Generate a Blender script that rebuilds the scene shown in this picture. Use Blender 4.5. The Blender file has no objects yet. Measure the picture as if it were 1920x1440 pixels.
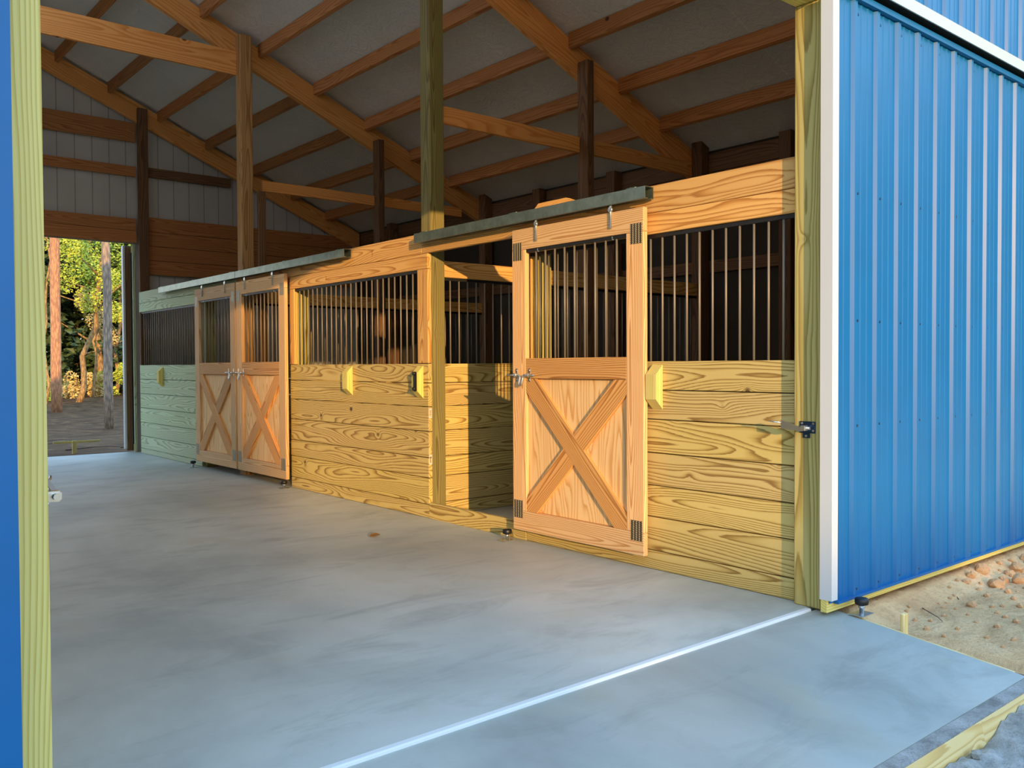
import bpy, bmesh, math, random
from mathutils import Vector, Matrix, noise

S = bpy.context.scene
C = S.collection
R = random.Random(7)

# ------------------------------------------------------------------ camera, light, exposure
cam_d = bpy.data.cameras.new('camera')
cam = bpy.data.objects.new('camera', cam_d); C.objects.link(cam)
F_PX = 1650.2
cam_d.sensor_fit = 'HORIZONTAL'; cam_d.sensor_width = 36.0
cam_d.lens = F_PX / 1920.0 * 36.0
cam_d.clip_start = 0.05; cam_d.clip_end = 600
# rows: camera right, camera down, camera forward in world space (from the vanishing points)
_vx = Vector((2920 - 960, 675 - 720, F_PX)); _vy = Vector((-430 - 960, 691.5 - 720, F_PX)).normalized()
_vx = (_vx - _vy * _vx.dot(_vy)).normalized()
_vz = -(_vx.cross(_vy)) if (-(_vx.cross(_vy))).y < 0 else _vx.cross(_vy)
right = Vector((_vx.x, _vy.x, _vz.x)); down = Vector((_vx.y, _vy.y, _vz.y)); fwd = Vector((_vx.z, _vy.z, _vz.z))
CAM = Vector((-4.099, -2.577, 1.25))
M = Matrix(((right.x, -down.x, -fwd.x, CAM.x), (right.y, -down.y, -fwd.y, CAM.y), (right.z, -down.z, -fwd.z, CAM.z), (0, 0, 0, 1)))
cam.matrix_world = M
S.camera = cam

SUN_K, SUN_TAN = 2.35, 0.150
_h = Vector((1.0, SUN_K, 0)).normalized()
SUN_DIR = Vector((_h.x, _h.y, -SUN_TAN)).normalized()          # the way the light travels
sun_d = bpy.data.lights.new('sun', 'SUN'); sun = bpy.data.objects.new('sun', sun_d); C.objects.link(sun)
sun_d.energy = 4.5; sun_d.color = (1.0, 0.63, 0.27); sun_d.angle = math.radians(0.6)
sun.rotation_euler = SUN_DIR.to_track_quat('-Z', 'Y').to_euler()
sun.location = (-12, -20, 12)

W = bpy.data.worlds.new('sky'); S.world = W; W.use_nodes = True
nt = W.node_tree; nt.nodes.clear()
_o = nt.nodes.new('ShaderNodeOutputWorld'); _b = nt.nodes.new('ShaderNodeBackground'); _c = nt.nodes.new('ShaderNodeTexCoord')
_x = nt.nodes.new('ShaderNodeSeparateXYZ'); _r = nt.nodes.new('ShaderNodeValToRGB'); _cr = _r.color_ramp
for _ in range(3): _cr.elements.new(0.5)
for _e, (_p, _k) in zip(_cr.elements, ((0.0, (.56, .56, .54)), (.06, (.78, .78, .74)), (.20, (.70, .86, 1.06)), (.5, (.46, .74, 1.16)), (1.0, (.32, .60, 1.12)))):
    _e.position = _p; _e.color = (*_k, 1)
nt.links.new(_c.outputs['Generated'], _x.inputs[0]); nt.links.new(_x.outputs[2], _r.inputs[0]); nt.links.new(_r.outputs[0], _b.inputs[0])
_b.inputs['Strength'].default_value = 1.9
nt.links.new(_b.outputs[0], _o.inputs[0])

S.view_settings.view_transform = 'Standard'; S.view_settings.look = 'None'
S.view_settings.exposure = 0.35; S.view_settings.gamma = 1.0; S.view_settings.use_curve_mapping = False
S.cycles.diffuse_bounces = 10; S.cycles.max_bounces = 14

# ------------------------------------------------------------------ materials
def srgb(r, g, b):
    f = lambda c: (c / 12.92 if c <= 0.04045 else ((c + 0.055) / 1.055) ** 2.4)
    return (f(r / 255), f(g / 255), f(b / 255), 1.0)

class NT:
    def __init__(self, name):
        self.m = bpy.data.materials.new(name); self.m.use_nodes = True
        self.t = self.m.node_tree; self.t.nodes.clear()
        self.out = self.n('ShaderNodeOutputMaterial'); self.p = self.n('ShaderNodeBsdfPrincipled')
        self.l(self.p.outputs[0], self.out.inputs[0])
    def n(self, k, **kw):
        x = self.t.nodes.new(k)
        for a, v in kw.items(): setattr(x, a, v)
        return x
    def l(self, a, b): self.t.links.new(a, b)
    def put(self, sock, v):
        if hasattr(v, 'is_linked'): self.l(v, sock)
        else: sock.default_value = v
    def math(self, op, a, b=None, c=None):
        x = self.n('ShaderNodeMath', operation=op); self.put(x.inputs[0], a)
        if b is not None: self.put(x.inputs[1], b)
        if c is not None: self.put(x.inputs[2], c)
        return x.outputs[0]
    def vmul(self, v, s):
        x = self.n('ShaderNodeVectorMath', operation='MULTIPLY'); self.put(x.inputs[0], v); x.inputs[1].default_value = s
        return x.outputs[0]
    def noise(self, v, scale=1.0, detail=2.0, rough=0.5, dist=0.0):
        x = self.n('ShaderNodeTexNoise'); self.l(v, x.inputs['Vector']); x.inputs['Scale'].default_value = scale
        x.inputs['Detail'].default_value = detail; x.inputs['Roughness'].default_value = rough; x.inputs['Distortion'].default_value = dist
        return x.outputs['Fac']
    def mix(self, f, a, b, mode='MIX'):
        x = self.n('ShaderNodeMix', data_type='RGBA', blend_type=mode)
        self.put(x.inputs['Factor'], f); self.put(x.inputs['A'], a) if False else None
        self.put(x.inputs[6], a); self.put(x.inputs[7], b)
        return x.outputs[2]
    def ramp(self, f, stops, interp='LINEAR'):
        x = self.n('ShaderNodeValToRGB'); self.l(f, x.inputs[0]); cr = x.color_ramp; cr.interpolation = interp
        while len(cr.elements) < len(stops): cr.elements.new(0.5)
        for e, (p, c) in zip(cr.elements, stops):
            e.position = p; e.color = c if len(c) == 4 else (*c, 1)
        return x.outputs[0]
    def coords(self, kind='Object'):
        return self.n('ShaderNodeTexCoord').outputs[kind]
    def bump(self, h, strength=0.2, dist=0.01):
        x = self.n('ShaderNodeBump'); x.inputs['Strength'].default_value = strength; x.inputs['Distance'].default_value = dist
        self.l(h, x.inputs['Height']); self.l(x.outputs[0], self.p.inputs['Normal'])

def wood(name, light, mid, dark, knot=(70, 38, 18), rings=46.0, wob=7.0, tint=None, knots=0.72, rough=0.62, contrast=1.0):
    n = NT(name)
    at = n.n('ShaderNodeAttribute', attribute_name='gc'); gc = at.outputs['Vector']
    sx = n.n('ShaderNodeSeparateXYZ'); n.l(gc, sx.inputs[0])
    rnd = n.n('ShaderNodeObjectInfo').outputs['Random']
    low = n.noise(n.vmul(gc, (0.55, 4.2, 4.2)), 1.0, 1.6, 0.5)
    # knots: some cells of a voronoi lattice
    vo = n.n('ShaderNodeTexVoronoi'); n.l(n.vmul(gc, (1.0, 1.25, 1.0)), vo.inputs['Vector']); vo.inputs['Scale'].default_value = 3.1
    vs = n.n('ShaderNodeSeparateColor'); n.l(vo.outputs['Color'], vs.inputs[0])
    flag = n.math('GREATER_THAN', vs.outputs[0], knots)
    d = vo.outputs['Distance']
    bumpk = n.math('MULTIPLY', n.math('EXPONENT', n.math('MULTIPLY', d, -13.0)), flag)
    w2 = n.math('POWER', n.math('SUBTRACT', sx.outputs[1], 0.0), 2.0)
    t2 = n.math('POWER', n.math('ADD', sx.outputs[2], 0.03), 2.0)
    r = n.math('SQRT', n.math('ADD', n.math('MULTIPLY', w2, 0.55), t2))
    f = n.math('ADD', n.math('ADD', n.math('MULTIPLY', r, rings), n.math('MULTIPLY', low, wob * 2.2)), n.math('MULTIPLY', bumpk, 4.5))
    fr = n.math('FRACT', f)
    fib = n.noise(n.vmul(gc, (2.5, 260.0, 260.0)), 1.0, 2.0, 0.6)
    fr2 = n.math('ADD', fr, n.math('MULTIPLY', n.math('SUBTRACT', fib, 0.5), 0.30))
    L, Mi, D = srgb(*light), srgb(*mid), srgb(*dark)
    if contrast < 1.0:
        D = tuple(D[i] * contrast + Mi[i] * (1 - contrast) for i in range(4))
    col = n.ramp(fr2, [(0.0, L), (0.42, L), (0.66, Mi), (0.86, D), (0.93, D), (1.0, L)])
    big = n.noise(n.vmul(gc, (0.9, 3.0, 3.0)), 1.3, 2.0)
    col = n.mix(n.math('MULTIPLY', big, 0.30), col, Mi)
    if tint:
        tn = n.noise(n.vmul(gc, (0.6, 4.0, 4.0)), 0.9, 1.5)
        am = n.math('MULTIPLY', n.math('ADD', n.math('MULTIPLY', rnd, 0.8), n.math('MULTIPLY', tn, 0.6)), 0.55)
        col = n.mix(am, col, srgb(*tint), 'MULTIPLY')
    kk = n.n('ShaderNodeMapRange'); kk.interpolation_type = 'SMOOTHSTEP'
    n.l(d, kk.inputs[0]); kk.inputs[1].default_value = 0.105; kk.inputs[2].default_value = 0.045; kk.inputs[3].default_value = 0.0; kk.inputs[4].default_value = 0.9
    col = n.mix(n.math('MULTIPLY', kk.outputs[0], flag), col, srgb(*knot))
    hsv = n.n('ShaderNodeHueSaturation'); n.l(col, hsv.inputs['Color'])
    n.l(n.math('ADD', n.math('MULTIPLY', rnd, 0.28), 0.86), hsv.inputs['Value'])
    n.l(hsv.outputs[0], n.p.inputs['Base Color']); n.p.inputs['Roughness'].default_value = rough
    n.p.inputs['Specular IOR Level'].default_value = 0.25
    n.bump(fib, 0.12, 0.002)
    return n.m

M_TREAT = wood('treated_pine', (220, 194, 130), (198, 168, 102), (136, 100, 50), tint=(210, 214, 164), rings=70, wob=9, contrast=.95, knots=.42)
M_MINT = wood('pale_green_skylit_pine', (204, 212, 176), (186, 192, 152), (140, 138, 96), tint=(206, 220, 196), rings=70, wob=8, contrast=.7, knots=.62)  # greener copy of treated pine, cool sky light coloured into the far stall front
M_POST = wood('treated_post', (204, 186, 120), (184, 162, 94), (136, 113, 58), tint=(190, 206, 146), rings=90, wob=6, contrast=.7, knots=.6)
M_SHADEPOST = wood('shade_darkened_post', (146, 134, 88), (128, 114, 70), (94, 78, 46), tint=(196, 206, 160), rings=90, wob=6, contrast=.7, knots=.6)  # darker copy of the treated post, barn shade put into its colour
M_WARMPOST = wood('warm_brown_post', (188, 146, 92), (168, 124, 74), (118, 82, 46), rings=80, wob=6, contrast=.6, knots=.5)
M_PINE = wood('yellow_pine', (228, 194, 144), (212, 168, 114), (172, 118, 68), tint=(255, 238, 220), rings=110, wob=6, knots=0.95, contrast=.75)
M_HDR = wood('header_pine', (228, 184, 116), (212, 160, 92), (164, 106, 46), tint=(250, 236, 200), rings=70, wob=8, knots=0.80, contrast=.85)
M_BRACE = wood('brace_pine', (220, 172, 108), (200, 146, 82), (146, 92, 40), tint=(255, 232, 208), rings=100, wob=6, knots=0.97, contrast=.9)
M_RAFT = wood('rafter_pine', (232, 172, 104), (220, 152, 82), (184, 114, 56), knot=(50, 28, 16), tint=(255, 230, 204), rings=46, wob=5, contrast=0.45, knots=0.62)
M_PURLIN = wood('purlin_pine', (184, 130, 82), (168, 112, 66), (130, 82, 46), knot=(44, 26, 16), tint=(255, 230, 204), rings=60, wob=5, contrast=0.5, knots=0.62)
M_DARKPOST = wood('brown_post', (118, 86, 58), (100, 70, 46), (72, 48, 32), rings=60, wob=6, contrast=0.6)
M_PLY = wood('plywood', (240, 206, 152), (234, 192, 132), (210, 150, 86), tint=(255, 240, 220), rings=22, wob=9, knots=0.99, contrast=0.8)
M_FORM = wood('fresh_form_pine', (240, 214, 150), (228, 192, 120), (196, 156, 90), rings=60, wob=5, knots=0.9, contrast=0.5)
M_FRAME = wood('pale_pine', (230, 214, 142), (216, 196, 118), (186, 160, 84), tint=(226, 226, 160), rings=110, wob=4, knots=0.92, contrast=0.6)

def plain(name, col, rough=0.5, metal=0.0, spec=0.5, var=0.0, scale=8.0, bump=0.0, coat=0.0):
    n = NT(name); c = srgb(*col)
    if var:
        f = n.noise(n.coords(), scale, 4.0, 0.6)
        lo = tuple(x * (1 - var) for x in c[:3]) + (1,); hi = tuple(min(1, x * (1 + var)) for x in c[:3]) + (1,)
        n.l(n.ramp(f, [(0.3, lo), (0.7, hi)]), n.p.inputs['Base Color'])
        if bump: n.bump(f, bump, 0.01)
    else: n.p.inputs['Base Color'].default_value = c
    n.p.inputs['Roughness'].default_value = rough; n.p.inputs['Metallic'].default_value = metal
    n.p.inputs['Specular IOR Level'].default_value = spec; n.p.inputs['Coat Weight'].default_value = coat
    return n.m

M_BLUE = plain('blue_painted_steel', (3, 93, 148), 0.34, 0.0, 0.40, 0.05, 3.0)
M_WHITE = plain('white_painted_steel', (196, 199, 196), 0.35)
M_COVER = plain('dimmed_white_steel', (160, 178, 178), 0.4)  # same white paint, darkened: the cover's weaker light is in the colour
M_GALV = plain('galvanised_steel', (124, 136, 122), 0.36, 0.75, 0.5, 0.22, 14.0)
M_ZINC = plain('zinc_plated_steel', (205, 208, 205), 0.25, 0.9)
M_DARKZINC = plain('blued_zinc_steel', (60, 84, 116), 0.3, 0.85)
M_BLACK = plain('black_rubber', (18, 18, 18), 0.45)
M_BAR = plain('grey_steel_bar', (128, 118, 102), 0.45, 0.25, 0.4)
M_BLACKRAIL = plain('black_steel_rail', (26, 24, 22), 0.5)
M_JOINT = plain('white_joint_strip', (222, 222, 214), 0.6)
M_GAP = plain('joint_shadow_gap', (96, 112, 132), 0.8)

def m_concrete(name='troweled_concrete', dim=1.0):
    n = NT(name); co = n.coords()
    a = n.noise(co, 0.55, 5.0, 0.6, 0.4); b = n.noise(n.vmul(co, (1.0, 2.6, 1.0)), 1.3, 5.0, 0.65, 0.8); c = n.noise(co, 60.0, 3.0, 0.6); e = n.noise(n.vmul(co, (7.0, 1.6, 1.0)), 3.0, 4.0, 0.7)
    col = n.ramp(a, [(0.33, srgb(160, 163, 151)), (0.48, srgb(186, 189, 175)), (0.60, srgb(201, 203, 189)), (0.74, srgb(212, 213, 200))])
    st = n.ramp(b, [(0.52, (0, 0, 0)), (0.68, (1, 1, 1))])
    col = n.mix(n.math('MULTIPLY', st, 0.42), col, srgb(138, 140, 126))
    s2 = n.ramp(n.noise(co, 1.9, 3.0, 0.5), [(0.62, (0, 0, 0)), (0.74, (1, 1, 1))])
    col = n.mix(n.math('MULTIPLY', s2, 0.35), col, srgb(186, 176, 140))
    col = n.mix(n.math('MULTIPLY', n.math('SUBTRACT', e, 0.35), 0.35), col, srgb(196, 204, 192))
    col = n.mix(n.math('MULTIPLY', c, 0.12), col, srgb(120, 122, 118))
    if dim < 1: col = n.mix(1.0, col, (dim, dim, dim, 1), 'MULTIPLY')
    n.l(col, n.p.inputs['Base Color'])
    n.l(n.math('ADD', n.math('MULTIPLY', b, 0.25), 0.42), n.p.inputs['Roughness'])
    n.bump(n.math('ADD', n.math('MULTIPLY', e, 0.6), n.math('MULTIPLY', c, 0.3)), 0.10, 0.004)
    return n.m
M_CONC = m_concrete(); M_APRON = m_concrete('apron_concrete', .80)

def m_liner():
    n = NT('white_insulation_liner'); co = n.coords()
    w = n.noise(n.vmul(co, (3.0, 3.0, 3.0)), 2.2, 5.0, 0.65, 2.5)
    f = n.noise(co, 0.7, 3.0)
    sx = n.n('ShaderNodeSeparateXYZ'); n.l(co, sx.inputs[0])
    seam = n.math('FRACT', n.math('ADD', n.math('DIVIDE', sx.outputs[1], 1.24), 0.31))
    sm = n.math('LESS_THAN', n.math('ABSOLUTE', n.math('SUBTRACT', seam, 0.5)), 0.006)
    col = n.ramp(f, [(0.3, srgb(208, 206, 198)), (0.7, srgb(226, 224, 217))])
    col = n.mix(n.math('MULTIPLY', sm, 0.6), col, srgb(236, 234, 226))
    n.l(col, n.p.inputs['Base Color']); n.p.inputs['Roughness'].default_value = 0.42
    n.bump(w, 0.6, 0.03)
    return n.m
M_LINER = m_liner()

def m_endwall():
    n = NT('ribbed_wall_liner'); co = n.coords(); sx = n.n('ShaderNodeSeparateXYZ'); n.l(co, sx.inputs[0])
    fr = n.math('FRACT', n.math('DIVIDE', n.math('ADD', sx.outputs[0], n.math('MULTIPLY', sx.outputs[1], 1.0)), 0.2286))
    ln = n.math('LESS_THAN', n.math('ABSOLUTE', n.math('SUBTRACT', fr, 0.5)), 0.03)
    f = n.noise(co, 1.1, 4.0)
    col = n.ramp(f, [(0.3, srgb(176, 173, 168)), (0.7, srgb(196, 193, 187))])
    col = n.mix(n.math('MULTIPLY', ln, 0.55), col, srgb(92, 88, 82))
    n.l(col, n.p.inputs['Base Color']); n.p.inputs['Roughness'].default_value = 0.5
    return n.m
M_ENDWALL = m_endwall()
def m_milky():
    n = NT('milky_fill_panel'); t = n.n('ShaderNodeBsdfTranslucent'); t.inputs[0].default_value = (.96, .92, .86, 1)
    n.l(t.outputs[0], n.out.inputs[0]); return n.m
M_MILKY = m_milky()
M_DIMWALL = plain('shade_darkened_liner', (56, 48, 40), .85, var=.15, scale=3)  # stall gloom put into the liner colour

def m_ground(name, c1, c2, c3, scale=3.0, bump=0.6):
    n = NT(name); co = n.coords()
    a = n.noise(co, scale, 6.0, 0.65, 0.5); b = n.noise(co, scale * 14, 4.0, 0.7); g = n.noise(co, 0.5, 3.0)
    col = n.ramp(a, [(0.32, srgb(*c1)), (0.52, srgb(*c2)), (0.70, srgb(*c3))])
    col = n.mix(n.math('MULTIPLY', g, 0.5), col, srgb(*c2))
    col = n.mix(n.ramp(b, [(0.5, (0, 0, 0)), (0.72, (0.55, 0.55, 0.55))]), col, srgb(*c1))
    n.l(col, n.p.inputs['Base Color']); n.p.inputs['Roughness'].default_value = 0.9; n.p.inputs['Specular IOR Level'].default_value = 0.1
    n.bump(n.math('ADD', a, n.math('MULTIPLY', b, 0.5)), bump, 0.03)
    return n.m
M_SAND = m_ground('orange_sandy_soil', (176, 134, 92), (220, 178, 126), (234, 196, 146), 3.0, .9)
M_FOREST = m_ground('forest_floor_litter', (52, 36, 24), (98, 72, 46), (134, 104, 66), 2.0)
M_CLOD = m_ground('orange_clay', (188, 142, 98), (218, 170, 120), (232, 192, 146), 9.0, 0.6)
M_RUBBLE = m_ground('grey_concrete_slurry', (120, 116, 106), (170, 168, 158), (200, 198, 190), 7.0, 0.8)

def m_bark(name, c1, c2):
    n = NT(name); co = n.coords()
    v = n.n('ShaderNodeTexVoronoi'); n.l(n.vmul(co, (22, 22, 5)), v.inputs['Vector']); v.inputs['Scale'].default_value = 1.0
    f = n.noise(co, 6.0, 5.0, 0.7)
    col = n.ramp(n.math('ADD', n.math('MULTIPLY', v.outputs['Distance'], 0.7), n.math('MULTIPLY', f, 0.5)), [(0.25, srgb(*c1)), (0.75, srgb(*c2))])
    n.l(col, n.p.inputs['Base Color']); n.p.inputs['Roughness'].default_value = 0.9
    n.bump(v.outputs['Distance'], 0.7, 0.02)
    return n.m
M_PINEBARK = m_bark('pine_bark', (206, 150, 100), (150, 106, 76))
M_GREYBARK = m_bark('grey_pine_bark', (184, 158, 126), (120, 104, 88))
M_BARK = m_bark('tan_bark', (190, 152, 92), (122, 92, 54))

def m_leaf(name, c1, c2):
    n = NT(name); co = n.coords()
    f = n.noise(co, 1.6, 3.0); g = n.noise(co, 9.0, 2.0)
    col = n.ramp(n.math('ADD', n.math('MULTIPLY', f, 0.7), n.math('MULTIPLY', g, 0.3)), [(0.35, srgb(*c1)), (0.65, srgb(*c2))])
    n.l(col, n.p.inputs['Base Color']); n.p.inputs['Roughness'].default_value = 0.6
    return n.m
M_LEAF_Y = m_leaf('yellow_green_leaves', (150, 170, 44), (206, 204, 66))
M_LEAF_G = m_leaf('green_leaves', (108, 146, 44), (168, 186, 62))
M_LEAF_D = m_leaf('dark_green_leaves', (46, 62, 30), (80, 98, 44))
M_LEAF_T = m_leaf('tan_leaves', (186, 152, 80), (226, 196, 116))
M_DRY = plain('dry_brown_leaf', (126, 92, 44), 0.7, var=0.2, scale=30)
M_STICK = plain('grey_brown_stick', (116, 96, 74), 0.85, var=0.2, scale=20)
M_SHADOWBOX = plain('dark_stall_soil', (92, 74, 56), 0.95, var=0.2, scale=4)

def m_plate():
    n = NT('toothed_nail_plate'); co = n.coords(); sx = n.n('ShaderNodeSeparateXYZ'); n.l(co, sx.inputs[0])
    def cell(v, p): return n.math('ABSOLUTE', n.math('SUBTRACT', n.math('FRACT', n.math('DIVIDE', v, p)), 0.5))
    a = cell(sx.outputs[1], 0.024); b = cell(n.math('ADD', sx.outputs[2], n.math('MULTIPLY', sx.outputs[1], 0.5)), 0.011)
    k = n.math('MULTIPLY', n.math('GREATER_THAN', a, 0.22), n.math('GREATER_THAN', b, 0.22))
    n.l(n.mix(k, srgb(60, 50, 38), srgb(214, 196, 150)), n.p.inputs['Base Color'])
    n.p.inputs['Roughness'].default_value = 0.45; n.p.inputs['Metallic'].default_value = 0.35
    return n.m
M_PLATE = m_plate()

# ------------------------------------------------------------------ object helpers
ORG = {}
def link(name, data, parent=None, origin=(0, 0, 0)):
    o = bpy.data.objects.new(name, data); C.objects.link(o)
    origin = Vector(origin)
    if parent is not None:
        o.parent = parent; o.location = origin - ORG[parent.name]
    else: o.location = origin
    ORG[o.name] = origin
    return o
def tag(o, label=None, cat=None, group=None, kind='thing'):
    if label: o['label'] = label
    if cat: o['category'] = cat
    if group: o['group'] = group
    o['kind'] = kind
    return o
def thing(name, label, cat, loc, group=None):
    return tag(link(name, None, None, loc), label, cat, group)
def setup_gc(bm): return bm.verts.layers.float_vector.get('gc') or bm.verts.layers.float_vector.new('gc')

def add_plank(bm, lo, hi, axis=None, bev=0.003, shear=None):
    """a board as its own island, with grain coordinates along its length"""
    lo, hi = Vector(lo), Vector(hi); s = hi - lo
    if axis is None: axis = max(range(3), key=lambda i: s[i])
    others = sorted([i for i in range(3) if i != axis], key=lambda i: -s[i])
    t = bmesh.new(); g = setup_gc(t)
    bmesh.ops.create_cube(t, size=1.0)
    for v in t.verts: v.co = Vector(((v.co.x + .5) * s.x, (v.co.y + .5) * s.y, (v.co.z + .5) * s.z)) + lo
    if bev: bmesh.ops.bevel(t, geom=list(t.edges), offset=min(bev, min(s) * .3), segments=1, affect='EDGES')
    off = Vector((R.uniform(0, 60), R.uniform(-.07, .07) , 0))
    zo = R.uniform(0, 20)
    c = (lo + hi) / 2
    for v in t.verts:
        d = v.co - c
        v[g] = Vector((d[axis] + off.x, d[others[0]] + off.y, d[others[1]]))
    if shear:
        for v in t.verts: shear(v)
    merge(bm, t)
def merge(bm, t):
    me = bpy.data.meshes.new('tmp'); t.to_mesh(me); t.free(); bm.from_mesh(me); bpy.data.meshes.remove(me)
def newbm():
    bm = bmesh.new(); setup_gc(bm); return bm
def add_box(bm, lo, hi, bev=0.0):
    lo, hi = Vector(lo), Vector(hi); s = hi - lo; t = bmesh.new(); setup_gc(t); bmesh.ops.create_cube(t, size=1.0)
    for v in t.verts: v.co = Vector(((v.co.x + .5) * s.x, (v.co.y + .5) * s.y, (v.co.z + .5) * s.z)) + lo
    if bev: bmesh.ops.bevel(t, geom=list(t.edges), offset=bev, segments=2, affect='EDGES')
    merge(bm, t)
def add_prism(bm, pts, axis, a, b, grain=None):
    """polygon pts (2-D, in the two other axes in order) extruded along axis from a to b"""
    t = bmesh.new(); g = setup_gc(t); ax = [i for i in range(3) if i != axis]
    def mk(p, w):
        c = [0, 0, 0]; c[ax[0]], c[ax[1]] = p; c[axis] = w; return t.verts.new(c)
    A = [mk(p, a) for p in pts]; B = [mk(p, b) for p in pts]
    t.faces.new(A); t.faces.new(B[::-1])
    for i in range(len(pts)):
        j = (i + 1) % len(pts); t.faces.new((A[i], B[i], B[j], A[j]))
    bmesh.ops.recalc_face_normals(t, faces=t.faces)
    gi = axis if grain is None else grain; ot = [i for i in range(3) if i != gi]; off = R.uniform(0, 60)
    cen = sum((v.co for v in t.verts), Vector()) / len(t.verts)
    for v in t.verts:
        d = v.co - cen; v[g] = Vector((d[gi] + off, d[ot[0]], d[ot[1]]))
    merge(bm, t)
def add_tube(bm, pts, r, n=8, taper=None):
    t = bmesh.new(); g = setup_gc(t); pts = [Vector(p) for p in pts]; rings = []
    up0 = None
    for i, p in enumerate(pts):
        d = (pts[min(i + 1, len(pts) - 1)] - pts[max(i - 1, 0)]).normalized()
        u = d.orthogonal().normalized() if up0 is None else (up0 - d * up0.dot(d)).normalized()
        up0 = u; w = d.cross(u)
        rr = r if taper is None else r * (1 + (taper - 1) * i / (len(pts) - 1))
        rings.append([t.verts.new(p + (u * math.cos(2 * math.pi * k / n) + w * math.sin(2 * math.pi * k / n)) * rr) for k in range(n)])
    for a, b in zip(rings, rings[1:]):
        for k in range(n): t.faces.new((a[k], a[(k + 1) % n], b[(k + 1) % n], b[k]))
    t.faces.new(rings[0][::-1]); t.faces.new(rings[-1])
    for f in t.faces: f.smooth = len(f.verts) == 4
    bmesh.ops.recalc_face_normals(t, faces=t.faces)
    merge(bm, t)
def add_lathe(bm, c, prof, n=20):
    t = bmesh.new(); setup_gc(t); c = Vector(c)
    rings = [[t.verts.new(c + Vector((r * math.cos(2 * math.pi * k / n), r * math.sin(2 * math.pi * k / n), z))) for k in range(n)] for r, z in prof]
    for a, b in zip(rings, rings[1:]):
        for k in range(n): t.faces.new((a[k], a[(k + 1) % n], b[(k + 1) % n], b[k]))
    t.faces.new(rings[0][::-1]); t.faces.new(rings[-1])
    for f in t.faces: f.smooth = len(f.verts) == 4
    bmesh.ops.recalc_face_normals(t, faces=t.faces)
    merge(bm, t)
def build(name, bm, mat, parent=None, origin=None):
    me = bpy.data.meshes.new(name)
    lo = Vector([min(v.co[i] for v in bm.verts) for i in range(3)]); hi = Vector([max(v.co[i] for v in bm.verts) for i in range(3)])
    o = Vector(origin) if origin is not None else ((lo + hi) / 2 if parent is not None else Vector(((lo.x + hi.x) / 2, (lo.y + hi.y) / 2, lo.z)))
    for v in bm.verts: v.co -= o
    bm.to_mesh(me); bm.free(); me.materials.append(mat)
    return link(name, me, parent, o)
def plank(name, lo, hi, mat, parent=None, axis=None, bev=0.003):
    bm = newbm(); add_plank(bm, lo, hi, axis, bev); return build(name, bm, mat, parent)
def box(name, lo, hi, mat, parent=None, bev=0.0):
    bm = newbm(); add_box(bm, lo, hi, bev); return build(name, bm, mat, parent)

# ------------------------------------------------------------------ dimensions
XR, XL, XRIDGE = 3.73, -7.37, -1.82
YF, YB = -0.19, 10.88
RZ, RS = 4.81, 0.425                                    # rafter underside at x = 0, slope
rb = lambda x: RZ - RS * x if x >= XRIDGE else RZ - RS * (2 * XRIDGE - x)

# ------------------------------------------------------------------ setting: slab, apron, walls, roof
floor = box('floor', (XL, -0.115, -0.20), (XR - .02, YB + .10, 0.0), M_CONC); tag(floor, 'grey troweled concrete aisle floor with brown stains', 'floor', kind='structure')
bm = newbm(); add_prism(bm, [(-0.150, -0.2), (-0.150, -0.008), (-1.155, -0.070), (-1.155, -0.2)], 0, -3.9, 0.0)
for v in bm.verts:
    if v.co.x > -1: v.co.x = 0.06 + (v.co.y + .15) * 0.14
apron = build('floor_apron', bm, M_APRON); tag(apron, 'sloping concrete apron outside the barn opening', 'apron', kind='structure')
bm = newbm(); 
pts = [(-3.7 + i * 0.24, -0.1325, 0.0) for i in range(16)]
add_prism(bm, [(-0.150, -0.02), (-0.150, 0.001), (-0.144, 0.0045), (-0.121, 0.0045), (-0.115, 0.001), (-0.115, -0.02)], 0, -3.9, -0.075)
js = build('expansion_strip', bm, M_JOINT); tag(js, 'white foam expansion strip between aisle floor and apron', 'joint strip')

# outer walls and roof
def metal_profile(x0, x1, start=0.0):
    """(x, depth) points of ribbed sheet: a tall rib each 9 inches, two low ones between"""
    P = 0.2286; pts = []
    k = math.floor((x0 - start) / P) - 1
    while start + k * P < x1 + P:
        c = start + k * P
        for dx, h in ((-.026, 0), (-.012, .017), (.012, .017), (.026, 0), (.070, 0), (.076, .003), (.088, .003), (.094, 0), (.134, 0), (.140, .003), (.152, .003), (.158, 0)):
            pts.append((c + dx, h))
        k += 1
    pts = [p for p in pts if x0 <= p[0] <= x1]
    return [(x0, 0.0)] + pts + [(x1, 0.0)]
def metal_sheet(bm, x0, x1, y, zb, zt, start=0.0, out=-1):
    g = setup_gc(bm); prev = None
    for x, h in metal_profile(x0, x1, start):
        a = bm.verts.new((x, y + out * h, zb(x) if callable(zb) else zb)); b = bm.verts.new((x, y + out * h, zt(x) if callable(zt) else zt))
        if prev: bm.faces.new((prev[0], a, b, prev[1]) if out < 0 else (a, prev[0], prev[1], b))
        prev = (a, b)
def solid(o, th=0.0015):
    m = o.modifiers.new('thickness', 'SOLIDIFY'); m.thickness = th; m.offset = -1
bm = newbm()
roofz = lambda x: rb(x) + .335
metal_sheet(bm, 0.06, XR, -0.20, 0.02, roofz, 0.132 - .2286 * 3)
metal_sheet(bm, XL, -3.70, -0.20, 0.02, roofz, 0.132)
metal_sheet(bm, -3.70, 0.06, -0.20, 3.10, 3.52, 0.132)
metal_sheet(bm, -1.0, 0.06, -0.20, 3.525, roofz, 0.132); metal_sheet(bm, -3.70, -3.40, -0.20, 3.525, roofz, 0.132)
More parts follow.
